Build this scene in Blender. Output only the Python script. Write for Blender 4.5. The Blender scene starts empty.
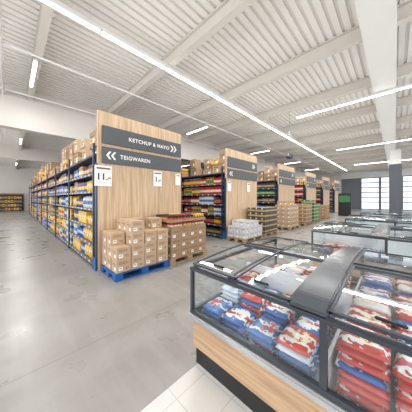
import bpy, bmesh, math, random
from mathutils import Vector, Matrix
R = random.Random(7)
SC = bpy.context.scene
COL = SC.collection

# ---------------------------------------------------------------- materials
def _n(nt, t, **k):
    n = nt.nodes.new(t)
    for a, b in k.items():
        setattr(n, a, b)
    return n
def base(name):
    m = bpy.data.materials.new(name); m.use_nodes = True
    nt = m.node_tree
    return m, nt, nt.nodes['Principled BSDF']
def mixc(nt, fac, a, b):
    m = _n(nt, 'ShaderNodeMix', data_type='RGBA')
    if hasattr(fac, 'links'): nt.links.new(fac, m.inputs[0])
    else: m.inputs[0].default_value = fac
    for s, i in ((a, 6), (b, 7)):
        if hasattr(s, 'links'): nt.links.new(s, m.inputs[i])
        else: m.inputs[i].default_value = (*s, 1)
    return m.outputs[2]
def mth(nt, op, a, b=0.0):
    m = _n(nt, 'ShaderNodeMath', operation=op)
    for s, i in ((a, 0), (b, 1)):
        if hasattr(s, 'links'): nt.links.new(s, m.inputs[i])
        else: m.inputs[i].default_value = s
    return m.outputs[0]
def plain(name, c, rough=.5, metal=0., var=.12, scale=6.):
    m, nt, b = base(name)
    tc = _n(nt, 'ShaderNodeTexCoord'); no = _n(nt, 'ShaderNodeTexNoise')
    no.inputs['Scale'].default_value = scale
    nt.links.new(tc.outputs['Object'], no.inputs['Vector'])
    o = mixc(nt, no.outputs['Fac'], tuple(x*(1-var) for x in c), tuple(min(1, x*(1+var)) for x in c))
    nt.links.new(o, b.inputs['Base Color'])
    b.inputs['Roughness'].default_value = rough; b.inputs['Metallic'].default_value = metal
    return m
def emis(name, c, s):
    m, nt, b = base(name)
    b.inputs['Base Color'].default_value = (*c, 1)
    b.inputs['Emission Color'].default_value = (*c, 1)
    b.inputs['Emission Strength'].default_value = s
    return m
def wood(name, c1, c2, sc=(7, 7, .5)):
    m, nt, b = base(name)
    tc = _n(nt, 'ShaderNodeTexCoord'); mp = _n(nt, 'ShaderNodeMapping')
    mp.inputs['Scale'].default_value = sc
    no = _n(nt, 'ShaderNodeTexNoise'); no.inputs['Scale'].default_value = 3; no.inputs['Detail'].default_value = 8
    no.inputs['Distortion'].default_value = .8
    nt.links.new(tc.outputs['Object'], mp.inputs[0]); nt.links.new(mp.outputs[0], no.inputs['Vector'])
    r = _n(nt, 'ShaderNodeMapRange'); r.inputs[1].default_value = .38; r.inputs[2].default_value = .62
    nt.links.new(no.outputs['Fac'], r.inputs[0])
    nt.links.new(mixc(nt, r.outputs[0], c1, c2), b.inputs['Base Color'])
    b.inputs['Roughness'].default_value = .55
    return m
def pack(name, c1, c2, c3=None, lo=.3, hi=.62, rough=.45):
    m, nt, b = base(name)
    tc = _n(nt, 'ShaderNodeTexCoord'); s = _n(nt, 'ShaderNodeSeparateXYZ')
    nt.links.new(tc.outputs['UV'], s.inputs[0])
    z = s.outputs[1]
    band = mth(nt, 'MULTIPLY', mth(nt, 'GREATER_THAN', z, lo), mth(nt, 'LESS_THAN', z, hi))
    o = mixc(nt, band, c1, c2)
    if c3:
        vo = _n(nt, 'ShaderNodeTexVoronoi'); vo.inputs['Scale'].default_value = 2.6
        nt.links.new(tc.outputs['UV'], vo.inputs['Vector'])
        o = mixc(nt, mth(nt, 'MULTIPLY', mth(nt, 'LESS_THAN', vo.outputs['Distance'], .3), .85), o, c3)
    nt.links.new(o, b.inputs['Base Color']); b.inputs['Roughness'].default_value = rough
    return m
def glass(name, tint=(.93, .97, .97), k=.6, f0=.05):
    m = bpy.data.materials.new(name); m.use_nodes = True
    nt = m.node_tree; nt.nodes.clear()
    out = _n(nt, 'ShaderNodeOutputMaterial'); mx = _n(nt, 'ShaderNodeMixShader')
    t = _n(nt, 'ShaderNodeBsdfTransparent'); t.inputs[0].default_value = (*tint, 1)
    g = _n(nt, 'ShaderNodeBsdfGlossy'); g.inputs['Roughness'].default_value = .03
    g.inputs[0].default_value = (.95, .97, 1, 1)
    lw = _n(nt, 'ShaderNodeLayerWeight'); lw.inputs[0].default_value = .5
    f = mth(nt, 'ADD', mth(nt, 'MULTIPLY', mth(nt, 'POWER', lw.outputs['Facing'], 4.0), k), f0)
    nt.links.new(f, mx.inputs[0])
    nt.links.new(t.outputs[0], mx.inputs[1]); nt.links.new(g.outputs[0], mx.inputs[2])
    nt.links.new(mx.outputs[0], out.inputs[0])
    return m

M = {}
M['white'] = plain('white_paint', (.82, .82, .81), .6, var=.03)
M['plaster'] = plain('plaster', (.74, .71, .67), .8, var=.04, scale=1)
M['beam'] = plain('beam_paint', (.66, .63, .58), .5, var=.04)
M['girder'] = plain('girder_paint', (.82, .815, .80), .5, var=.02)
M['dark'] = plain('anthracite', (.055, .062, .070), .35, .2)
M['sign'] = plain('sign_grey', (.080, .090, .100), .5, 0, .05)
M['clad'] = plain('column_cladding_grey', (.10, .115, .14), .5, 0, .05)
M['winframe'] = plain('window_frame_grey', (.17, .19, .22), .5, 0, .05)
M['navy'] = plain('navy_steel', (.03, .05, .095), .4, .3)
M['blue'] = plain('blue_paint', (.012, .10, .36), .5)
M['black'] = plain('black_plastic', (.012, .012, .014), .4)
M['steel'] = plain('brushed_steel', (.62, .63, .64), .28, .9, .05)
M['bumper'] = plain('light_bumper_metal', (.52, .53, .54), .25, .6, .05)
M['shelf'] = plain('shelf_steel', (.16, .17, .20), .45, .3)
M['shelfback'] = plain('shelf_back', (.08, .08, .09), .6)
M['frz_in'] = plain('freezer_liner', (.80, .83, .86), .35, var=.02)
M['frz_grey'] = plain('freezer_frame_grey', (.055, .065, .08), .3, .35, .06)
M['slab'] = plain('freezer_bridge_grey', (.075, .085, .10), .22, .2, .05)
M['glass'] = glass('clear_glass', (.96, .985, .985), .35, .07)
M['lidglass'] = glass('lid_glass', (.95, .98, .985), .55, .13)
M['oak'] = wood('light_oak', (.66, .49, .325), (.47, .33, .20), (9, 9, .35))
M['oak_h'] = wood('light_oak_horizontal', (.56, .38, .235), (.40, .26, .155), (9, .5, 9))
M['palletwood'] = wood('raw_pallet_wood', (.45, .33, .19), (.32, .22, .12), (2, 9, 9))
M['card'] = plain('cardboard', (.36, .235, .14), .8, var=.14)
M['card_l'] = plain('pale_cardboard', (.50, .355, .235), .8, var=.14)
M['tape'] = plain('parcel_tape', (.40, .26, .14), .3)
M['ink'] = plain('brown_ink', (.15, .085, .05), .7)
M['red'] = plain('red_print', (.50, .04, .03), .5)
M['yellow'] = plain('yellow_print', (.80, .55, .04), .5)
M['paper'] = plain('white_paper', (.86, .86, .84), .6, var=.02)
M['led'] = emis('led_diffuser', (1, 1, 1), 9)
M['trunk'] = plain('light_trunking', (.70, .70, .70), .4, var=.02)
M['wfilm'] = plain('white_film', (.66, .67, .70), .25, var=.10)
M['green'] = plain('green_print', (.04, .20, .07), .5)

def mk_floor():
    m, nt, b = base('polished_concrete')
    tc = _n(nt, 'ShaderNodeTexCoord')
    n1 = _n(nt, 'ShaderNodeTexNoise'); n1.inputs['Scale'].default_value = .45; n1.inputs['Detail'].default_value = 9; n1.inputs['Distortion'].default_value = .7
    n2 = _n(nt, 'ShaderNodeTexNoise'); n2.inputs['Scale'].default_value = 9; n2.inputs['Detail'].default_value = 10
    n3 = _n(nt, 'ShaderNodeTexNoise'); n3.inputs['Scale'].default_value = 1.8; n3.inputs['Detail'].default_value = 7
    n4 = _n(nt, 'ShaderNodeTexNoise'); n4.inputs['Scale'].default_value = 1.0; n4.inputs['Detail'].default_value = 6
    mp = _n(nt, 'ShaderNodeMapping'); mp.inputs['Scale'].default_value = (5, .5, 1)
    nt.links.new(tc.outputs['Object'], mp.inputs[0]); nt.links.new(mp.outputs[0], n4.inputs['Vector'])
    for n in (n1, n2, n3): nt.links.new(tc.outputs['Object'], n.inputs['Vector'])
    r1 = _n(nt, 'ShaderNodeMapRange'); r1.inputs[1].default_value = .34; r1.inputs[2].default_value = .66
    nt.links.new(n1.outputs['Fac'], r1.inputs[0])
    c = mixc(nt, r1.outputs[0], (.205, .192, .178), (.325, .315, .302))
    r3 = _n(nt, 'ShaderNodeMapRange'); r3.inputs[1].default_value = .5; r3.inputs[2].default_value = .75
    nt.links.new(n3.outputs['Fac'], r3.inputs[0])
    c = mixc(nt, mth(nt, 'MULTIPLY', r3.outputs[0], .42), c, (.17, .158, .145))
    c = mixc(nt, mth(nt, 'MULTIPLY', n2.outputs['Fac'], .35), c, (.36, .352, .34))
    r4 = _n(nt, 'ShaderNodeMapRange'); r4.inputs[1].default_value = .5; r4.inputs[2].default_value = .72
    nt.links.new(n4.outputs['Fac'], r4.inputs[0])
    c = mixc(nt, mth(nt, 'MULTIPLY', r4.outputs[0], .32), c, (.42, .41, .39))
    s = _n(nt, 'ShaderNodeSeparateXYZ'); nt.links.new(tc.outputs['Object'], s.inputs[0])
    for ax, off in ((1, 2.3), (0, 2.6)):
        f = mth(nt, 'FRACT', mth(nt, 'DIVIDE', mth(nt, 'ADD', s.outputs[ax], 50-off), 5.0))
        c = mixc(nt, mth(nt, 'MULTIPLY', mth(nt, 'LESS_THAN', f, .003), .4), c, (.14, .135, .13))
    nt.links.new(c, b.inputs['Base Color'])
    nt.links.new(mth(nt, 'ADD', mth(nt, 'MULTIPLY', n3.outputs['Fac'], .35), .14), b.inputs['Roughness'])
    return m
def mk_tile():
    m, nt, b = base('pale_floor_tile')
    tc = _n(nt, 'ShaderNodeTexCoord'); br = _n(nt, 'ShaderNodeTexBrick')
    br.offset = 0; br.inputs['Scale'].default_value = 1
    br.inputs['Brick Width'].default_value = .3; br.inputs['Row Height'].default_value = .3
    br.inputs['Mortar Size'].default_value = .003
    br.inputs['Color1'].default_value = (.62, .61, .59, 1); br.inputs['Color2'].default_value = (.58, .57, .55, 1)
    br.inputs['Mortar'].default_value = (.42, .41, .39, 1)
    nt.links.new(tc.outputs['Object'], br.inputs['Vector']); nt.links.new(br.outputs['Color'], b.inputs['Base Color'])
    b.inputs['Roughness'].default_value = .3
    return m
def mk_rail():
    m, nt, b = base('price_rail_tickets')
    tc = _n(nt, 'ShaderNodeTexCoord'); s = _n(nt, 'ShaderNodeSeparateXYZ'); nt.links.new(tc.outputs['Object'], s.inputs[0])
    f = mth(nt, 'FRACT', mth(nt, 'DIVIDE', mth(nt, 'ADD', s.outputs[1], 60), .34))
    c = mixc(nt, mth(nt, 'LESS_THAN', f, .2), (.10, .13, .22), (.78, .78, .74))
    nt.links.new(c, b.inputs['Base Color'])
    return m
M['floor'] = mk_floor(); M['tile'] = mk_tile(); M['rail'] = mk_rail()
M['deck'] = plain('white_roof_deck', (.86, .845, .81), .5, var=.02, scale=1)
M['deck2'] = plain('perforated_roof_deck', (.74, .72, .685), .6, var=.02, scale=1)

# ---------------------------------------------------------------- mesh builder
class MB:
    def __init__(s): s.v = []; s.f = []; s.m = []; s.sm = []
    def box(s, x0, x1, y0, y1, z0, z1, mi=0):
        o = len(s.v)
        s.v += [(x0,y0,z0),(x1,y0,z0),(x1,y1,z0),(x0,y1,z0),(x0,y0,z1),(x1,y0,z1),(x1,y1,z1),(x0,y1,z1)]
        for f in ((0,3,2,1),(4,5,6,7),(0,1,5,4),(1,2,6,5),(2,3,7,6),(3,0,4,7)):
            s.f.append(tuple(o+i for i in f)); s.m.append(mi); s.sm.append(False)
        return s
    def poly(s, pts, mi=0):
        o = len(s.v); s.v += pts; s.f.append(tuple(range(o, o+len(pts)))); s.m.append(mi); s.sm.append(False); return s
    def lathe(s, prof, n=12, mi=0, c=(0, 0), mis=None):
        o = len(s.v)
        for r, z in prof:
            for i in range(n):
                a = 2*math.pi*i/n; s.v.append((c[0]+r*math.cos(a), c[1]+r*math.sin(a), z))
        for k in range(len(prof)-1):
            for i in range(n):
                j = (i+1) % n
                s.f.append((o+k*n+i, o+k*n+j, o+(k+1)*n+j, o+(k+1)*n+i)); s.m.append(mis[k] if mis else mi); s.sm.append(True)
        s.f.append(tuple(o+i for i in range(n))[::-1]); s.m.append(mi); s.sm.append(False)
        e = o+(len(prof)-1)*n
        s.f.append(tuple(e+i for i in range(n))); s.m.append(mis[-1] if mis else mi); s.sm.append(False)
        return s
    def extr(s, prof, y0, y1, mi=0):
        o = len(s.v); n = len(prof)
        s.v += [(x, y0, z) for x, z in prof]+[(x, y1, z) for x, z in prof]
        for i in range(n):
            j = (i+1) % n; s.f.append((o+i, o+j, o+n+j, o+n+i)); s.m.append(mi); s.sm.append(False)
        s.f.append(tuple(o+i for i in range(n))[::-1]); s.m.append(mi); s.sm.append(False)
        s.f.append(tuple(o+n+i for i in range(n))); s.m.append(mi); s.sm.append(False)
        return s
    def mesh(s, name, mats, bev=0, uv=False):
        me = bpy.data.meshes.new(name); me.from_pydata(s.v, [], s.f)
        for m in mats: me.materials.append(M[m] if isinstance(m, str) else m)
        for p, mi, sm in zip(me.polygons, s.m, s.sm): p.material_index = mi; p.use_smooth = sm
        bm = bmesh.new(); bm.from_mesh(me)
        bmesh.ops.recalc_face_normals(bm, faces=bm.faces)
        if bev: bmesh.ops.bevel(bm, geom=bm.edges[:], offset=bev, segments=2, affect='EDGES', clamp_overlap=True)
        bm.to_mesh(me); bm.free()
        if uv:
            xs = [v.co.x for v in me.vertices]; ys = [v.co.y for v in me.vertices]; zs = [v.co.z for v in me.vertices]
            x0, x1, y0, y1, z0, z1 = min(xs), max(xs), min(ys), max(ys), min(zs), max(zs)
            L = me.uv_layers.new(name='UVMap')
            for lp in me.loops:
                c = me.vertices[lp.vertex_index].co
                L.data[lp.index].uv = ((c.x-x0)/(x1-x0)+.6*(c.y-y0)/(y1-y0), (c.z-z0)/(z1-z0))
        return me
def ob(name, me, loc=(0, 0, 0), rz=0, parent=None, label=None, cat=None, group=None, kind=None):
    o = bpy.data.objects.new(name, me); COL.objects.link(o); o.location = loc; o.rotation_euler = (0, 0, rz)
    if parent: o.parent = parent
    if label: o['label'] = label
    if cat: o['category'] = cat
    if group: o['group'] = group
    if kind: o['kind'] = kind
    return o
def bx(name, dims, mat, bev=0, **k):
    return ob(name, MB().box(*dims).mesh(name, [mat], bev), **k)
def text_mesh(s, size, mat, align='LEFT', bold=.0, sp=1.0):
    cu = bpy.data.curves.new('t', 'FONT'); cu.body = s; cu.size = size; cu.extrude = .002; cu.align_x = align; cu.offset = bold
    cu.resolution_u = 3; cu.space_character = sp
    t = bpy.data.objects.new('t', cu); COL.objects.link(t)
    dg = bpy.context.evaluated_depsgraph_get(); me = bpy.data.meshes.new_from_object(t.evaluated_get(dg))
    bpy.data.objects.remove(t); me.materials.clear(); me.materials.append(M[mat]); return me

# ---------------------------------------------------------------- room shell
HC = 5.4
def struct(name, dims, mat, **k):
    return bx(name, dims, mat, kind='structure', **k)
struct('floor', (-8, 34.2, -14, 33.2, -.1, 0), 'floor', label='worn grey polished concrete shop floor')
struct('floor.001', (.35, 14.5, -14, 1.317, 0, .002), 'tile', label='pale square floor tiles under the chest freezers')
mb = MB(); y = -14.
while y < 33.2:
    for (a, za), (b_, zb), mi in zip(((0, 0), (.11, 0), (.12, .035), (.165, .035)), ((.11, 0), (.12, .035), (.165, .035), (.175, 0)), (0, 1, 1, 1)):
        mb.poly([(-8, y+a, HC+za), (34.2, y+a, HC+za), (34.2, y+b_, HC+zb), (-8, y+b_, HC+zb)], mi)
    y += .175
ob('ceiling', mb.mesh('ceiling', ['deck', 'deck2']), kind='structure', label='white corrugated steel roof deck ceiling')
struct('wall_north', (-8, 34.2, 33, 33.2, 0, HC), 'plaster')
struct('wall_bulkhead', (-8, 34, 9.36, 9.7, 3.98, HC), 'plaster', label='pale downstand wall below the roof deck')
struct('wall_bulkhead.001', (-8, 34, 19.7, 20.0, 4.4, HC), 'plaster', label='pale downstand wall further into the hall')
struct('wall_east', (34, 34.2, 5.6, 33, 0, HC), 'plaster')
struct('wall_east.001', (34, 34.2, -14, 5.6, 4.3, HC), 'white')
struct('wall_east.002', (34, 34.2, 3.4, 5.6, 0, 4.3), 'winframe', label='grey wall panel beside the windows')
M['sky'] = emis('daylight_pane', (.86, .93, 1), .85)
for i in range(6):
    y1 = 3.4-i*2.0
    w = ob('window_%d' % (i+1), None, (34, y1-1, 0), kind='structure', label='tall glazed shopfront window with grey frame')
    f = MB()
    for a in (-1, .88): f.box(-.06, .06, a, a+.12, 0, 4.3)
    for z in (0, .95, 1.6, 2.25, 2.9, 3.55, 4.2): f.box(-.05, .05, -.88, .88, z, z+.10)
    ob('frame', f.mesh('frame', ['winframe']), parent=w)
    ob('glass_pane', MB().box(-.01, .01, -.94, .94, .08, 4.2).mesh('pane', [M['sky']]), parent=w)
ib = MB().box(-.08, .08, -14, 33, 5.07, 5.085).box(-.012, .012, -14, 33, 5.085, 5.38).box(-.08, .08, -14, 33, 5.375, 5.40)
ibm = ib.mesh('ceiling_beam', ['beam'])
for i in range(-3, 14):
    ob('ceiling_beam', ibm, (.5+2.5*i, 0, 0), label='pale grey steel I-beam under the roof deck', cat='beam', group='steel roof beams')
bx('ceiling_girder', (-8, 33.9, -.03, .50, 4.9, 5.065), 'girder', .01, label='wide white boxed girder crossing below the roof beams', cat='beam')
c = ob('support_column', None, (19, -.02, 0), label='square column, white above with dark grey cladding below', cat='column')
bx('cladding', (-.32, .32, -.32, .32, 0, 3.9), 'clad', .01, parent=c)
bx('shaft', (-.28, .28, -.28, .28, 3.9, 4.9), 'girder', parent=c)
for (px, pz) in ((-.15, 5.03), (-.35, 5.03)):
    me = MB().lathe([(.035, 0), (.035, 22)], 10).mesh('pipe', ['girder'])
    o = ob('ceiling_pipe', me, (px, -6, pz), label='thin white service pipe running below the ceiling', cat='pipe', group='ceiling service pipes')
    o.rotation_euler = (-math.pi/2, 0, 0)
me = MB().lathe([(.025, 0), (.025, 40)], 10).mesh('pipe', ['girder'])
for py in (6.3, 8.9):
    o = ob('ceiling_pipe', me, (-7.5, py, 5.04), label='thin white sprinkler pipe crossing under the roof beams', cat='pipe', group='sprinkler pipes')
    o.rotation_euler = (0, math.pi/2, 0)

# ---------------------------------------------------------------- lights
ltm = MB().box(-.755, .755, -.035, .035, -.02, .0, 0).mesh('diffuser', ['led'])
lhm = MB().box(-.76, .76, -.04, .04, .0, .06, 0).mesh('housing', ['trunk'])
def wiremesh(h): return MB().box(-.6, -.596, -.002, .002, .06, h).mesh('suspension_wire', ['steel'])
WIRE = {4.95: wiremesh(.475), 4.82: wiremesh(.60)}
def lamp(x, y, z, rz=0, grp='ceiling strip lights'):
    e = ob('strip_light', None, (x, y, z), rz, label='slim white linear LED strip light, lit', cat='ceiling light', group=grp)
    ob('diffuser', ltm, parent=e); ob('housing', lhm, parent=e)
    ob('suspension_wire', WIRE[z], parent=e); ob('suspension_wire', WIRE[z], (1.196, 0, 0), parent=e)
def area(x, y, z, sx, sy, e, up=False):
    l = bpy.data.lights.new('lamp_or_fill_glow', 'AREA'); l.shape = 'RECTANGLE'; l.size = sx; l.size_y = sy; l.energy = e
    l.color = (1, .98, .95)
    o = bpy.data.objects.new('lamp_or_fill_glow', l); COL.objects.link(o); o.location = (x, y, z)
    if up: o.rotation_euler = (math.pi, 0, 0)
x = -2.6
while x < 30:
    lamp(x, 4.3, 4.95, grp='continuous row of strip lights'); x += 1.56
bx('light_trunking', (-8, 31, 4.27, 4.33, 5.012, 5.068), 'trunk', label='long white cable trunking carrying the strip lights', cat='light track')
for lx in (.45, 6.6, 13, 19.2, 25.4):
    lamp(lx, 7.15, 4.95, math.pi/2)
    for yy in (12.5, 16, 23, 27): lamp(lx, yy, 4.95, math.pi/2)
for lx in (8.2, 15.6, 23.8):
    for k in range(4): lamp(lx, 2.1-1.53*k, 4.82, math.pi/2, 'strip lights above the freezers')
area(4, 4.3, 4.9, 18, .15, 330); area(20, 4.3, 4.9, 16, .15, 300)
for lx in (.45, 6.6, 13, 22): area(lx, 7.0, 4.9, .15, 3, 40)
for lx in (8.2, 15.6, 23.8): area(lx, .5, 4.8, .15, 5, 130)
for yy in (14, 25): area(.45, yy, 4.9, .15, 6, 130)
area(13, 14, 4.9, 20, .2, 300)
area(1.5, -2.5, 4.8, 6, .3, 220)
area(7, 3, 3.9, 18, 8, 140, True); area(24, 3, 3.9, 14, 8, 90, True); area(-2, 15, 3.7, 6, 8, 20, True)  # added upward fill lights to brighten the ceiling; no fixtures hang here
w = bpy.data.worlds.new('World'); SC.world = w; w.use_nodes = True
w.node_tree.nodes['Background'].inputs[0].default_value = (.985, .985, 1, 1)
w.node_tree.nodes['Background'].inputs[1].default_value = 2.6

p = ob('pendant_speaker', None, (9.1, 3.5, 0), label='small dark dome device hanging on a thin rod', cat='speaker')
ob('rod', MB().lathe([(.012, 3.62), (.012, 5.41)], 8).mesh('rod', ['steel']), parent=p)
ob('dome', MB().lathe([(.02, 3.36), (.1, 3.38), (.16, 3.44), (.15, 3.52), (.07, 3.58), (.03, 3.64)], 16).mesh('dome', ['dark']), parent=p)

# ---------------------------------------------------------------- product library
pal = [((.78,.46,.015),(.80,.60,.25),(.04,.10,.40)),
       ((.02,.06,.26),(.75,.52,.04),(.5,.05,.04)),
       ((.02,.09,.36),(.45,.52,.7),None),
       ((.45,.025,.015),(.75,.65,.5),None),
       ((.66,.64,.58),(.05,.17,.45),None),
       ((.025,.13,.055),(.40,.45,.18),None),
       ((.48,.20,.05),(.7,.6,.42),None),
       ((.75,.50,.04),(.5,.06,.03),None),
       ((.06,.045,.04),(.42,.32,.14),None),
       ((.27,.16,.08),(.48,.36,.21),None)]
pmats = [pack('packaging_print', *p_) for p_ in pal]
jarm = [pack('jar_label', (.28,.02,.015), (.75,.62,.45), None, .2, .6), pack('jar_label', (.05,.02,.015), (.60,.08,.04), None, .2, .6),
        pack('jar_label', (.55,.32,.04), (.1,.18,.07), None, .2, .6), pack('jar_label', (.36,.04,.018), (.7,.46,.05), None, .2, .6)]
def box_mesh(name, w, d, h, mats, bev=.006):
    return MB().box(-w/2, w/2, -d/2, d/2, 0, h).mesh(name, mats, bev, uv=True)
def packet_mesh(name, w, d, h, mats):
    b = MB(); n = 10; rows = [(0, .75), (.06, 1), (.5, 1.05), (.85, .95), (.94, .35), (1, .06)]
    for zf, s in rows:
        for i in range(n):
            a = 2*math.pi*i/n
            cx, cy = math.cos(a), math.sin(a)
            sx = abs(cx)**.5*(1 if cx > 0 else -1); sy = abs(cy)**.5*(1 if cy > 0 else -1)
            b.v.append((sx*w/2*(.9+.1*s), sy*d/2*s, zf*h))
    for k in range(len(rows)-1):
        for i in range(n):
            j = (i+1) % n; b.f.append((k*n+i, k*n+j, (k+1)*n+j, (k+1)*n+i)); b.m.append(0); b.sm.append(True)
    b.f.append(tuple(range(n))[::-1]); b.m.append(0); b.sm.append(False)
    e = (len(rows)-1)*n; b.f.append(tuple(e+i for i in range(n))); b.m.append(0); b.sm.append(False)
    return b.mesh(name, mats, uv=True)
LIB = {}
LIB['food_packet'] = [(packet_mesh('food_packet', .19, .18, hh, [m]), .195, .2, hh) for hh in (.30, .24) for m in pmats]
LIB['food_box'] = [(box_mesh('food_box', ww, .28, hh, [m]), ww+.005, .28, hh) for ww, hh in ((.20, .30), (.14, .25)) for m in pmats]
def tray_mesh(name, w=.36, d=.24):
    b = MB().box(-w/2, w/2, -d/2, d/2, 0, .012).box(-w/2, w/2, -d/2, -d/2+.006, 0, .07).box(-w/2, w/2, d/2-.006, d/2, 0, .07)
    b.box(-w/2, -w/2+.006, -d/2, d/2, 0, .07).box(w/2-.006, w/2, -d/2, d/2, 0, .07)
    return b.mesh(name, ['card'])
def jar_mesh(name, jm, lid):
    return MB().lathe([(.034,0),(.04,.01),(.04,.10),(.032,.12),(.032,.122),(.036,.124),(.036,.145)], 12, 0, mis=[0,0,0,0,1,1,1]).mesh(name, [jm, lid], uv=True)
def bottle_mesh(name, jm, lid):
    return MB().lathe([(.036,0),(.04,.01),(.04,.17),(.03,.21),(.014,.25),(.014,.27),(.018,.272),(.018,.30)], 12, 0, mis=[0,0,0,0,0,1,1,1]).mesh(name, [jm, lid], uv=True)
def can_mesh(name, jm):
    return MB().lathe([(.048,0),(.05,.004),(.05,.116),(.048,.12)], 14, 0, mis=[1,0,1,1]).mesh(name, [jm, 'steel'], uv=True)
LIB['glass_jar'] = [(jar_mesh('glass_jar', j, l), .088, .088, .145) for j, l in zip(jarm, ('red', 'black', 'yellow', 'black'))]
LIB['sauce_bottle'] = [(bottle_mesh('sauce_bottle', j, l), .09, .09, .30) for j, l in zip(jarm, ('red', 'black', 'yellow', 'paper'))]
LIB['food_can'] = [(can_mesh('food_can', j), .11, .11, .12) for j in jarm]
def carton_mesh(name, w, d, h, mat):
    b = MB().box(-w/2, w/2, -d/2, d/2, 0, h)
    b.box(-w/2+.002, w/2-.002, -.022, .022, h, h+.0012, 1)
    b.box(-w*.3, w*.3, -d/2-.0012, -d/2, h*.62, h*.72, 2)
    b.box(-w*.3, w*.1, -d/2-.0012, -d/2, h*.42, h*.50, 2)
    b.box(w*.15, w*.36, -d/2-.0013, -d/2, h*.2, h*.5, 3)
    return b.mesh(name, [mat, 'tape', 'ink', 'paper'], uv=True)
LIB['stock_carton'] = [(carton_mesh('stock_carton', ww, .38, hh, m), ww+.01, .38, hh) for m, ww in (('card', .39), ('card_l', .45), (pmats[7], .36), (pmats[9], .4), ('card', .5), ('card_l', .34), (pmats[0], .39), ('card_l', .36), ('card', .3)) for hh in (.22, .38)]
INFO = {
 'food_packet': ('bag', 'filled food packet with coloured printed label'),
 'food_box': ('food box', 'coloured cardboard food box with printed band'),
 'glass_jar': ('jar', 'glass jar with printed label and screw lid'),
 'sauce_bottle': ('bottle', 'sauce bottle with printed label and cap'),
 'food_can': ('can', 'metal food can with printed label'),
 'stock_carton': ('cardboard box', 'taped cardboard stock carton with printed side'),
}
PLACE = {k: [] for k in LIB}
def put(kind, idx, x, y, z, rz, grp):
    PLACE[kind].append((idx, x, y, z, rz, grp))
def flush():
    for kind, lst in PLACE.items():
        lst.sort(key=lambda t: math.hypot(t[1], t[2]))
        for idx, x, y, z, rz, grp in lst[:300]:
            ob(kind, LIB[kind][idx][0], (x, y, z), rz, label=INFO[kind][1], cat=INFO[kind][0], group=grp)
        rest = lst[300:]
        if rest:
            bm = bmesh.new(); mats = []
            for idx, x, y, z, rz, grp in rest:
                me = LIB[kind][idx][0]
                bi = []
                for mt in me.materials:
                    if mt not in mats: mats.append(mt)
                    bi.append(mats.index(mt))
                nf = len(bm.faces); nv = len(bm.verts)
                bm.from_mesh(me)
                bm.verts.ensure_lookup_table(); bm.faces.ensure_lookup_table()
                T = Matrix.Translation((x, y, z)) @ Matrix.Rotation(rz, 4, 'Z')
                for v in bm.verts[nv:]: v.co = T @ v.co
                for f in bm.faces[nf:]: f.material_index = bi[f.material_index]
            me = bpy.data.meshes.new(kind+'_rows'); bm.to_mesh(me); bm.free()
            for mt in mats: me.materials.append(mt)
            ob(kind+'_rows', me, label='further rows of '+INFO[kind][1], cat=INFO[kind][0], kind='stuff')

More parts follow.
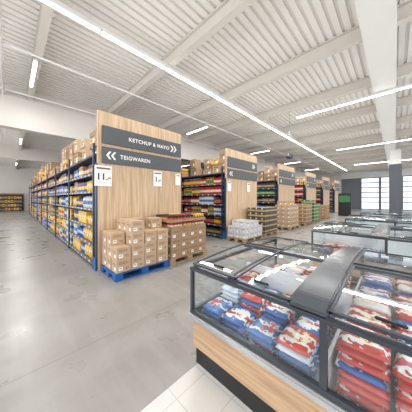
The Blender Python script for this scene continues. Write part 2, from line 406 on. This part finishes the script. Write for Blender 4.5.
# ---------------------------------------------------------------- gondola shelving
LV = [.10, .50, .90, 1.30, 1.70, 2.10]
TOPZ = 2.52
PH = 3.44
def chevrons(parent, x, z, h, left, y):
    for k in range(2):
        b = MB()
        ox = x+k*h*.6
        t = h*.28; q = h*.36
        P = [(0, h/2), (t, h/2), (t+q, 0), (t, -h/2), (0, -h/2), (q, 0)]
        if left: P = [(t+q-a, c_) for a, c_ in P][::-1]
        b.extr([(ox+a, z+c_) for a, c_ in P], y-.004, y, 0)
        ob('arrow_mark', b.mesh('arrow_mark', ['paper']), parent=parent)
def gondola(x0, x1, y0, y1, name_label, prodmax=9.3, theme=None):
    g = ob('shelving_unit', None, (x0, y0, 0), label=name_label, cat='shelf', group='supermarket gondola shelving')
    W = x1-x0; L = y1-y0
    ob('end_panel', MB().box(0, W/3-.005, 0, .05, .0, PH).box(W/3, 2*W/3-.005, 0, .05, 0, PH).box(2*W/3, W, 0, .05, 0, PH).mesh('end_panel', ['oak'], 0), parent=g, label='light oak end panel')
    bx('edge_post', (-.03, -.002, -.01, .09, 0, 2.3), 'navy', parent=g)
    bx('corner_guard', (-.05, -.031, -.02, .13, 0, .28), 'blue', parent=g)
    for zi, z in enumerate(LV+[TOPZ]):
        ob('shelf_board', MB().box(.0, .62, .07, L, z-.03, z).mesh('shelf_board', ['shelf']), parent=g)
        ob('shelf_board', MB().box(W-.62, W, .07, L, z-.03, z).mesh('shelf_board', ['shelf']), parent=g)
        ob('price_rail', MB().box(-.02, -.001, .12, L, z-.04, z+.003).mesh('price_rail', ['rail' if z < 2.3 else 'navy']), parent=g)
    thin = MB().box(.0, .04, -.03, .03, 0, 2.75).box(.60, .64, -.03, .03, 0, 2.75).mesh('upright', ['navy'])
    n = int((L-.1)/2.5)
    for i in range(n+1):
        ob('upright', thin, (-.045, .17+i*2.5, 0), parent=g)
    bx('back_panel', (.63, .65, .06, L, 0, 2.9), 'shelfback', parent=g)
    bx('back_panel', (W-.65, W-.63, .06, L, 0, 2.9), 'shelfback', parent=g)
    for i in range(n):
        ya = y0+.17+i*2.5+.05; yb = ya+2.4
        if ya > prodmax: break
        for li, z in enumerate(LV):
            y = ya
            while True:
                kind, pool = theme(li, i, y)
                idx = R.choice(pool)
                if kind in ('food_packet', 'food_box') and R.random() < .4: idx += 10
                me, w_, d_, h_ = LIB[kind][idx]
                rep = R.choice((2, 3, 4, 6)) if kind in ('food_packet', 'food_box') else R.choice((4, 5, 6))
                done = False
                for r_ in range(rep):
                    if y+w_ > yb: done = True; break
                    put(kind, idx, x0+.03+d_/2+R.uniform(0, .02), y+w_/2, z, -math.pi/2, 'goods on the supermarket shelves')
                    if kind in ('glass_jar', 'food_can'):
                        put(kind, idx, x0+.04+d_/2, y+w_/2, z+h_, -math.pi/2, 'goods on the supermarket shelves')
                    y += w_+.004
                if done: break
        y = ya-.14 if i == 0 else ya
        while y+.5 < yb:
            idx = R.randrange(len(LIB['stock_carton'])); me, w_, d_, h_ = LIB['stock_carton'][idx]
            if R.random() < .95:
                put('stock_carton', idx, x0+.04+d_/2+R.uniform(0, .08), y+w_/2, TOPZ, -math.pi/2, 'stock cartons on the top shelves')
                zz = TOPZ+h_+.0014
                while (R.random() < .76 or i == 0) and zz < (3.0 if i == 0 else 3.15):
                    j = R.randrange(len(LIB['stock_carton'])); h2 = LIB['stock_carton'][j][3]
                    if LIB['stock_carton'][j][1] > w_+.03: continue
                    put('stock_carton', j, x0+.06+d_/2, y+w_/2, zz, -math.pi/2, 'stock cartons on the top shelves')
                    zz += h2+.0014
            y += w_+R.uniform(.005, .06)
    return g, W
def sign(g, x0, x1, z0, z1, txt, tx, size, chev_x, left):
    s = ob('sign_board', MB().box(x0, x1, -.035, -.002, z0, z1).mesh('sign_board', ['sign'], .004), parent=g, label='dark grey aisle sign board')
    zc = (z0+z1)/2
    if txt:
        t = ob('lettering', text_mesh(txt, size, 'paper', bold=.002, sp=1.1), (tx, -.037, zc-size*.35), parent=s); t.rotation_euler = (math.pi/2, 0, 0)
    chevrons(s, chev_x, zc, .17, left, -.036)
def th_pasta(li, i, y):
    r = R.random()
    if li < 2: return ('food_packet', [0, 0, 7, 2]) if r < .55 else ('food_box', [0, 1, 7, 4])
    if li < 4: return ('food_packet', [1, 2, 7, 0, 4]) if r < .5 else ('food_box', [2, 1, 7, 9, 0, 8])
    return ('food_box', [3, 9, 6, 2, 8, 1]) if r < .6 else ('food_packet', [9, 4, 0, 6, 1])
def th_sauce(li, i, y):
    r = R.random()
    if li == 0: return ('food_can', [0, 1, 3]) if r < .5 else ('food_box', [3, 8, 3])
    if r < .35: return ('sauce_bottle', [0, 1, 3, 2])
    if r < .7: return ('glass_jar', [0, 1, 2, 3])
    return ('food_box', [3, 3, 8, 6, 9, 4])
def th_mix(li, i, y):
    r = R.random()
    if r < .5: return ('food_box', [1, 2, 3, 5, 8])
    return ('food_packet', [2, 3, 5, 1, 9])
g1, W1 = gondola(1.31, 3.56, 4.53, 26, 'long shelving row with light oak end panel and two signs', theme=th_pasta, prodmax=24)
sign(g1, .08, W1-.03, 2.74, 3.13, 'KETCHUP & MAYO', .66, .125, 1.84, False)
sign(g1, .08, W1-.03, 2.31, 2.67, 'TEIGWAREN', .46, .125, .16, True)
ths = [th_sauce, th_mix, th_sauce, th_mix, th_mix]
for k, (a, b_) in enumerate(((5.69, 7.95), (10.25, 12.6), (14.85, 17.2), (19.4, 21.7), (24, 26.3))):
    g, W_ = gondola(a, b_, 4.53, 26, 'long shelving row with light oak end panel', theme=ths[k], prodmax=(8.5, 7, 5, 5, 5)[k])
    sign(g, .08, W_-.03, 2.74, 3.13, None, 0, 0, 1.8, False)
    sign(g, .08, W_-.03, 2.31, 2.67, None, 0, 0, .16, True)
def placard(x, z, w_, h_, txt, lab, y=4.53):
    e = ob('price_placard', None, (x, y-.03, z), label=lab, cat='price sign')
    ob('card', MB().box(-w_/2, w_/2, -.008, 0, -h_/2, h_/2).mesh('card', ['paper'], .002), parent=e)
    ob('frame', MB().box(-w_/2-.01, w_/2+.01, .0005, .026, -h_/2-.01, h_/2+.01).mesh('frame', ['steel']), parent=e)
    ob('header', MB().box(-w_/2+.02, w_/2-.02, -.0115, -.0085, h_*.34, h_*.42).mesh('header', ['ink']), parent=e)
    if txt:
        t = ob('price_figures', text_mesh(txt, h_*.46, 'black', 'CENTER', .004), (0, -.0105, -h_*.2), parent=e); t.rotation_euler = (math.pi/2, 0, 0)
placard(1.42, 2.03, .32, .42, '11.-', 'white price placard reading 11.- on the oak panel')
placard(2.75, 2.06, .24, .38, '1.-', 'small white price placard on the oak panel')
placard(3.42, 2.08, .16, .30, None, 'narrow white price card at the panel edge')
placard(5.85, 2.0, .22, .36, None, 'white price card on the second oak panel')
placard(7.2, 2.0, .22, .36, None, 'white price card on the second oak panel')

# ---------------------------------------------------------------- pallets
def pallet_mesh(mat):
    b = MB()
    for i in range(5): b.box(-.6, .6, -.4+i*.16625, -.4+i*.16625+.135, .122, .144)
    for x_ in (-.6, -.0725, .455): b.box(x_, x_+.145, -.4, .4, .10, .122)
    for x_ in (-.6, -.0725, .455):
        for y_ in (-.4, -.07, .26): b.box(x_, x_+.145, y_, y_+.14, .022, .10)
    for y_ in (-.4, -.05, .30): b.box(-.6, .6, y_, y_+.1, 0, .022)
    return b.mesh('pallet', [mat])
pm = {'blue': pallet_mesh('blue'), 'palletwood': pallet_mesh('palletwood')}
def pallet(x, y, mat, lab): ob('pallet', pm[mat], (x, y, 0), label=lab, cat='pallet')
PZ = .144
def cartons(cx, cy, nx, ny, heights, w, d, h, bodymat, lab, grp, printed=True, name='cardboard_carton', tape='tape', rot=.012, gap=.008):
    if printed:
        b = MB().box(-w/2, w/2, -d/2, d/2, 0, h); y_ = -(d/2+.001)
        q = random.Random(4)
        for zz in (.76, .66):
            xx = -w*.34
            while xx < w*.26:
                l = q.uniform(.010, .026); b.box(xx, min(xx+l, w*.34), y_, y_+.001, h*zz, h*(zz+.05), 1); xx += l+.008
        b.box(-w*.36, -w*.08, y_, y_+.001, h*.16, h*.44, 2).box(-w*.32, -w*.14, y_-.0008, y_, h*.30, h*.36, 1).box(w*.14, w*.34, y_, y_+.001, h*.20, h*.24, 1).box(w*.08, w*.34, y_, y_+.001, h*.30, h*.34, 1)
        b.box(-w/2-.001, -w/2, -d*.30, d*.28, h*.66, h*.71, 1).box(-w/2-.001, -w/2, -d*.30, d*.1, h*.55, h*.59, 1).box(-w/2-.001, -w/2, -d*.3, -d*.04, h*.16, h*.40, 2)
        body = b.mesh('body', [bodymat, 'ink', 'paper'], uv=True)
    else:
        body = box_mesh('body', w, d, h, [bodymat], .006)
    tp = MB().box(-w/2, w/2, -.02, .02, h, h+.001).box(-w/2-.0012, -w/2, -.02, .02, h*.75, h+.001).box(w/2, w/2+.0012, -.02, .02, h*.75, h+.001).mesh('tape', [tape])
    for i in range(nx):
        for j in range(ny):
            for k in range(heights(i, j)):
                x_ = cx+(i-(nx-1)/2)*(w+gap)+R.uniform(-.003, .003); y_ = cy+(j-(ny-1)/2)*(d+gap)+R.uniform(-.003, .003)
                o = ob(name, body, (x_, y_, PZ+k*(h+.0015)), R.uniform(-rot, rot), label=lab, cat='cardboard box', group=grp)
                ob('tape', tp, parent=o)
pallet(1.95, 4.06, 'blue', 'blue painted shipping pallet under stacked cartons')
hm = [[2, 3, 3], [4, 4, 4], [3, 3, 4], [3, 4, 3]]
cartons(1.95, 4.07, 4, 3, lambda i, j: hm[i][j], .27, .245, .235, 'card_l', 'pale cardboard carton with brown print, stacked on a blue pallet', 'cartons stacked on the blue pallet', rot=.045, gap=.019)
pallet(3.17, 4.06, 'palletwood', 'wooden shipping pallet with trays of jars')
cartons(3.17, 4.06, 4, 3, lambda i, j: 3, .275, .25, .22, 'card', 'brown cardboard carton with dark print on a wooden pallet', 'brown cartons on the wooden pallet')
trm = tray_mesh('display_tray', .36, .25)
for lvl in range(2):
    zt = PZ+3*.2215+.002+lvl*.158
    for i in range(3):
        for j in range(3):
            x_ = 3.17-.375+i*.375; y_ = 4.06-.258+j*.258
            ob('display_tray', trm, (x_, y_, zt), label='open cardboard tray holding sauce jars', cat='tray', group='cardboard display trays')
            idx = (0, 1, 3, 1, 0, 2)[(i*2+j+lvl) % 6]
            for a in range(4):
                for c_ in range(2):
                    put('glass_jar', idx, x_-.13+a*.087, y_-.05+c_*.1, zt+.012, 0, 'jars in display trays')
pallet(6.2, 4.02, 'palletwood', 'wooden pallet with white shrink-wrapped cartons')
cartons(6.2, 4.02, 4, 3, lambda i, j: (2, 3, 3, 2)[i], .27, .25, .19, 'wfilm', 'white wrapped carton stacked on a pallet', 'white cartons on pallet', name='wrapped_carton', tape='steel', rot=.03, gap=.016)
pallet(7.55, 4.02, 'palletwood', 'wooden pallet stacked with dark cartons')
cartons(7.55, 4.02, 3, 3, lambda i, j: 5, .36, .25, .2, pmats[8], 'dark printed carton stacked on a pallet', 'dark cartons on pallet', printed=False, name='dark_carton', tape='paper')
pallet(9.95, 3.95, 'palletwood', 'wooden pallet with tall stack of beige cartons')
cartons(9.95, 3.95, 4, 3, lambda i, j: 5+(i == 1), .27, .25, .21, 'card_l', 'beige carton in a tall pallet stack', 'beige cartons on pallet')
pallet(12.1, 3.9, 'palletwood', 'wooden pallet with dark goods')
cartons(12.1, 3.9, 3, 2, lambda i, j: 5, .36, .36, .21, pmats[9], 'brown banded carton on a pallet', 'brown banded cartons on pallet', printed=False, name='brown_carton', tape='paper')
pallet(13.6, 3.9, 'palletwood', 'wooden pallet with green cartons')
cartons(13.6, 3.9, 3, 2, lambda i, j: 5+(i == 0), .36, .36, .21, pmats[5], 'green printed carton on a pallet', 'green cartons on pallet', printed=False, name='green_carton', tape='paper')
pallet(16.4, 3.9, 'palletwood', 'wooden pallet with brown cartons')
cartons(16.4, 3.9, 3, 2, lambda i, j: 4, .36, .36, .22, 'card', 'plain brown carton on a pallet', 'plain brown cartons on pallet', printed=False, name='brown_carton', tape='paper')

bs = ob('storage_shelf', None, (-3.2, 32.3, 0), label='dark shelving against the far wall, filled with goods', cat='shelf')
bx('back_panel', (-4.5, 4.4, .55, .6, 0, 2.0), 'shelfback', parent=bs)
for z in (.1, .55, 1.0, 1.45):
    bx('shelf_board', (-4.5, 4.4, 0, .55, z-.03, z), 'shelf', parent=bs)
    x = -7.5
    while x < 1.0:
        idx = R.choice([9, 6, 8, 7, 0, 9]); put('food_box', idx, x, 32.5, z, 0, 'goods on the far shelf'); x += .24
bx('canopy', (-4.5, 4.4, -.05, .6, 1.95, 2.1), 'card', parent=bs)
pe = ob('advertising_stand', None, (20.2, 3.1, 0), label='tall dark standing panel with green graphic', cat='sign')
bx('panel', (-.05, .05, -.45, .45, 0, 1.95), 'black', .01, parent=pe)
bx('green_graphic', (-.056, -.051, -.38, .38, 1.2, 1.75), 'green', parent=pe)

# ---------------------------------------------------------------- freezers
FW = .905
def zl(x): return .905+.045*(1-(x/.86)**2)
BW = .20
def freezer(xc, ytop, nmod, lab):
    ML = 1.10; L = nmod*ML
    f = ob('chest_freezer', None, (xc, ytop, .002), label=lab, cat='freezer', group='island chest freezers')
    y0 = -L
    bx('plinth', (-FW+.04, FW-.04, y0+.04, -.04, 0, .16), 'black', parent=f)
    bx('side_panel', (-FW+.02, FW-.02, y0+.02, -.02, .16, .335), 'oak_h', parent=f, label='light oak side panel')
    b = MB().box(-FW-.024, -FW+.03, y0-.02, .02, .418, .472).box(FW-.03, FW+.024, y0-.02, .02, .418, .472).box(-FW+.03, FW-.03, -.03, .02, .418, .472).box(-FW+.03, FW-.03, y0-.02, y0+.03, .418, .472)
    ob('bumper_rail', b.mesh('bumper_rail', ['bumper'], .012), parent=f, label='light metal bumper rail')
    b = MB().box(-FW+.02, -FW+.05, y0+.02, -.02, .335, .44).box(FW-.05, FW-.02, y0+.02, -.02, .335, .44).box(-FW+.05, FW-.05, -.05, -.02, .335, .44).box(-FW+.05, FW-.05, y0+.02, y0+.05, .335, .44)
    ob('side_panel', b.mesh('side_panel', ['oak_h']), parent=f)
    t = MB().box(-FW+.05, FW-.05, y0+.05, -.05, .337, .36)
    t.box(-.02, .02, y0+.05, -.05, .36, .74)
    for k in range(1, nmod): t.box(-FW+.05, FW-.05, -k*ML-.01, -k*ML+.01, .36, .62)
    ob('tub', t.mesh('tub', ['frz_in']), parent=f, label='white inner liner')
    b = MB().box(-FW-.004, -FW+.03, y0, 0, .474, .505).box(FW-.03, FW+.004, y0, 0, .474, .505).box(-FW+.03, FW-.03, -.03, .004, .474, .505).box(-FW+.03, FW-.03, y0, y0+.03, .474, .505)
    ob('lower_frame', b.mesh('lower_frame', ['frz_grey']), parent=f)
    for k in range(nmod+1):
        for s in (-1, 1):
            yy = -k*ML
            ya, yb = yy-.018, yy+.018
            if k == 0: ya, yb = -.028, 0
            if k == nmod: ya, yb = y0, y0+.028
            xa, xb = (-FW, -FW+.03) if s < 0 else (FW-.03, FW)
            bx('post', (xa, xb, ya, yb, .505, .87), 'frz_grey', parent=f)
    for k in range(nmod):
        for s in (-1, 1):
            x_ = s*(FW-.016)
            bx('side_glass', (x_-.003, x_+.003, -(k+1)*ML+.02, -k*ML-.02, .505, .87), 'glass', parent=f)
    for yy in (-.016, y0+.016):
        bx('end_glass', (-FW+.03, FW-.03, yy-.003, yy+.003, .505, .87), 'glass', parent=f)
    b = MB().box(-FW-.006, -FW+.035, y0-.006, .006, .87, .90).box(FW-.035, FW+.006, y0-.006, .006, .87, .90).box(-FW+.035, FW-.035, -.035, .006, .87, .90).box(-FW+.035, FW-.035, y0-.006, y0+.035, .87, .90)
    ob('top_rim', b.mesh('top_rim', ['frz_grey'], .006), parent=f)
    for sx in (-1, 1):
        xa, xb = sorted((sx*(FW-.036), sx*(FW-.05)))
        bx('lid_track', (xa, xb, y0+.036, -.036, .88, .897), 'bumper', parent=f)
    N = 16
    for k in range(1, nmod+0):
        yc = -k*ML
        prof = [(-FW+.0+(2*FW)*i/N, 0) for i in range(N+1)]
        top = [(x_, zl(min(.86, abs(x_)))+(.038 if abs(x_) < .85 else .012)) for x_, _ in prof]
        bot = [(x_, .875 if abs(x_) > .8 else zl(abs(x_))-.015) for x_, _ in prof][::-1]
        b = MB().extr(top+bot, yc-.02, yc-.02+BW)
        ob('bridge', b.mesh('bridge', ['slab'], .010), parent=f, label='dark grey curved bridge between lids')
    bx('centre_ridge', (-.03, .03, y0+.02, -.02, .935, .965), 'frz_grey', parent=f)
    for k in range(nmod):
        ya = -(k+1)*ML+(BW-.015 if k < nmod-1 else .01); yb = -k*ML-(.022 if k else .005)
        ym = (ya+yb)/2
        for s in (-1, 1):
            xs = [.035+(.875-.035)*i/8 for i in range(9)]
            for (p0, p1, dz) in ((ya, ym+.04, 0.), (ym-.04, yb, .018)):
                lid = ob('lid', None, parent=f)
                g = MB()
                for i in range(8):
                    a, c_ = xs[i], xs[i+1]
                    g.poly([(s*a, p0+.014, zl(a)+dz), (s*c_, p0+.014, zl(c_)+dz), (s*c_, p1-.014, zl(c_)+dz), (s*a, p1-.014, zl(a)+dz)])
                ob('lid_glass', g.mesh('lid_glass', ['lidglass']), parent=lid)
                fr = MB()
                for (p, q) in ((p0, p0+.016), (p1-.016, p1)):
                    tp = [(s*x_, zl(x_)+dz+.007) for x_ in xs]; bt = [(s*x_, zl(x_)+dz-.007) for x_ in xs][::-1]
                    fr.extr(tp+bt, p, q)
                for xa, xb in ((.035, .052), (.855, .875)):
                    fr.extr([(s*xa, zl(xa)+dz-.007), (s*xb, zl(xb)+dz-.007), (s*xb, zl(xb)+dz+.008), (s*xa, zl(xa)+dz+.008)], p0, p1)
                ob('lid_frame', fr.mesh('lid_frame', ['frz_grey']), parent=lid)
                hx = .80; pm_ = (p0+p1)/2
                ob('handle', MB().box(min(s*hx, s*(hx-.02)), max(s*hx, s*(hx-.02)), pm_-.06, pm_+.06, zl(hx)+dz+.001, zl(hx)+dz+.016).mesh('handle', ['black'], .004), parent=lid)
    return f
freezer(2.10, 1.38, 3, 'glass-topped island freezer with oak base, full of frozen bags')
freezer(5.15, 1.20, 4, 'glass-topped island freezer with dark frame')
freezer(8.15, 1.10, 4, 'glass-topped island freezer with dark frame')
freezer(11.2, 1.05, 4, 'glass-topped island freezer with dark frame')

def bagmat(c1, c2, c3, c4, seed):
    m, nt, b = base('frozen_bag_print')
    tc = _n(nt, 'ShaderNodeTexCoord'); s = _n(nt, 'ShaderNodeSeparateXYZ'); nt.links.new(tc.outputs['Generated'], s.inputs[0])
    no = _n(nt, 'ShaderNodeTexNoise'); no.inputs['Scale'].default_value = 3; no.noise_dimensions = '4D'; no.inputs['W'].default_value = seed
    nt.links.new(tc.outputs['Generated'], no.inputs['Vector'])
    wob = mth(nt, 'MULTIPLY', mth(nt, 'SUBTRACT', no.outputs['Fac'], .5), .7)
    u = mth(nt, 'ADD', s.outputs[0], wob)
    c = mixc(nt, mth(nt, 'GREATER_THAN', u, .18), c1, c2)
    c = mixc(nt, mth(nt, 'GREATER_THAN', u, .30), c, c3)
    c = mixc(nt, mth(nt, 'GREATER_THAN', u, .55), c, c2)
    c = mixc(nt, mth(nt, 'GREATER_THAN', u, .68), c, c1)
    n2 = _n(nt, 'ShaderNodeTexNoise'); n2.inputs['Scale'].default_value = 8
    nt.links.new(tc.outputs['Generated'], n2.inputs['Vector'])
    dx = mth(nt, 'ABSOLUTE', mth(nt, 'SUBTRACT', s.outputs[0], .52)); dy = mth(nt, 'ABSOLUTE', mth(nt, 'SUBTRACT', s.outputs[1], .4))
    inn = mth(nt, 'LESS_THAN', mth(nt, 'ADD', mth(nt, 'MULTIPLY', dx, dx), mth(nt, 'MULTIPLY', dy, dy)), .09)
    c = mixc(nt, mth(nt, 'MULTIPLY', inn, mth(nt, 'GREATER_THAN', n2.outputs['Fac'], .5)), c, c4)
    nt.links.new(c, b.inputs['Base Color']); b.inputs['Roughness'].default_value = .22
    return m
bm_ = [bagmat((.03,.12,.40), (.80,.82,.87), (.55,.05,.04), (.80,.80,.82), 1), bagmat((.55,.04,.03), (.85,.85,.85), (.50,.05,.04), (.85,.70,.45), 2),
       bagmat((.68,.74,.82), (.10,.25,.58), (.76,.79,.84), (.60,.1,.07), 3), bagmat((.04,.16,.46), (.75,.77,.83), (.05,.19,.50), (.58,.06,.05), 4),
       bagmat((.72,.72,.70), (.80,.80,.80), (.55,.08,.05), (.70,.60,.40), 5)]
def bag_mesh(mat, w, d, h, seed):
    b = MB(); nx, ny = 10, 8; rr = random.Random(seed)
    for side in (1, -1):
        o = len(b.v)
        for j in range(ny+1):
            for i in range(nx+1):
                u = -1+2*i/nx; v = -1+2*j/ny
                p = max(0, (1-abs(u)**10))*max(0, (1-abs(v)**10))
                zz = h/2+side*h/2*(p**.4)*(.80+.20*rr.random())
                b.v.append((u*w/2*(1-.03*(v*v)), v*d/2*(1-.03*u*u), zz))
        for j in range(ny):
            for i in range(nx):
                q = (o+j*(nx+1)+i, o+j*(nx+1)+i+1, o+(j+1)*(nx+1)+i+1, o+(j+1)*(nx+1)+i)
                b.f.append(q if side > 0 else q[::-1]); b.m.append(0); b.sm.append(True)
    me = b.mesh('frozen_food_bag', [mat])
    bm = bmesh.new(); bm.from_mesh(me); bmesh.ops.remove_doubles(bm, verts=bm.verts, dist=.0005); bmesh.ops.recalc_face_normals(bm, faces=bm.faces); bm.to_mesh(me); bm.free()
    return me
bagsS = [bag_mesh(m, .258, .22, .046, i) for i, m in enumerate(bm_)]
bagsL = [bag_mesh(m, .385, .23, .062, i) for i, m in enumerate(bm_)]
labs = ['blue, red and white bag of frozen food', 'red and white frozen food bag', 'white frozen food bag with blue band', 'blue frozen food bag with red print', 'pale frozen food bag with red print']
def fillbags(xc, ytop, ya, yb, hmax, pick, small=True, mixp=.45):
    n0, px, off, hh, bs_ = (3, .266, .158, .0448, bagsS) if small else (2, .40, .225, .0612, bagsL)
    for s in (-1, 1):
        for i in range(n0):
            x_ = xc+s*(off+i*px)
            y = yb-.12
            while y-.12 > ya:
                t = pick(s, i, y); n = hmax(s, i, y)
                for k in range(n):
                    tt = t if R.random() > mixp else R.choice((0, 1, 2, 3, 4))
                    top = k == n-1
                    r = R.uniform(-.14, .14) if top and n > 5 else R.uniform(-.03, .03)
                    ob('frozen_food_bag', bs_[tt], (x_+R.uniform(-.003, .003), ytop+y+R.uniform(-.006, .006), .364+k*hh), R.choice((0, math.pi))+r, label=labs[tt], cat='frozen food bag', group='bags of frozen food in the freezers')
                y -= .242
fillbags(2.10, 1.38, -1.07, -.05, lambda s, i, y: R.choice((4, 5, 6, 7)), lambda s, i, y: (R.choice((2, 4)) if y > -.2 else R.choice((0, 3, 0, 1))) if s < 0 else R.choice((1, 1, 2, 0)))
fillbags(2.10, 1.38, -1.66, -1.13, lambda s, i, y: R.choice((8, 9, 9)), lambda s, i, y: R.choice((1, 1, 1, 0)), mixp=.25)
fillbags(5.15, 1.2, -1.07, -.05, lambda s, i, y: 3, lambda s, i, y: R.choice((0, 1, 2, 3)), False)
flush()

cd = bpy.data.cameras.new('Camera'); cam = bpy.data.objects.new('Camera', cd); COL.objects.link(cam)
cam.location = (0, 0, 1.55); cam.rotation_euler = (math.pi/2, 0, math.radians(44.47-90))
cd.sensor_width = 36; cd.lens = 36*192.5/412; cd.shift_y = -8/412; cd.clip_start = .05
SC.camera = cam
SC.view_settings.view_transform = 'Standard'
SC.view_settings.exposure = 0.22
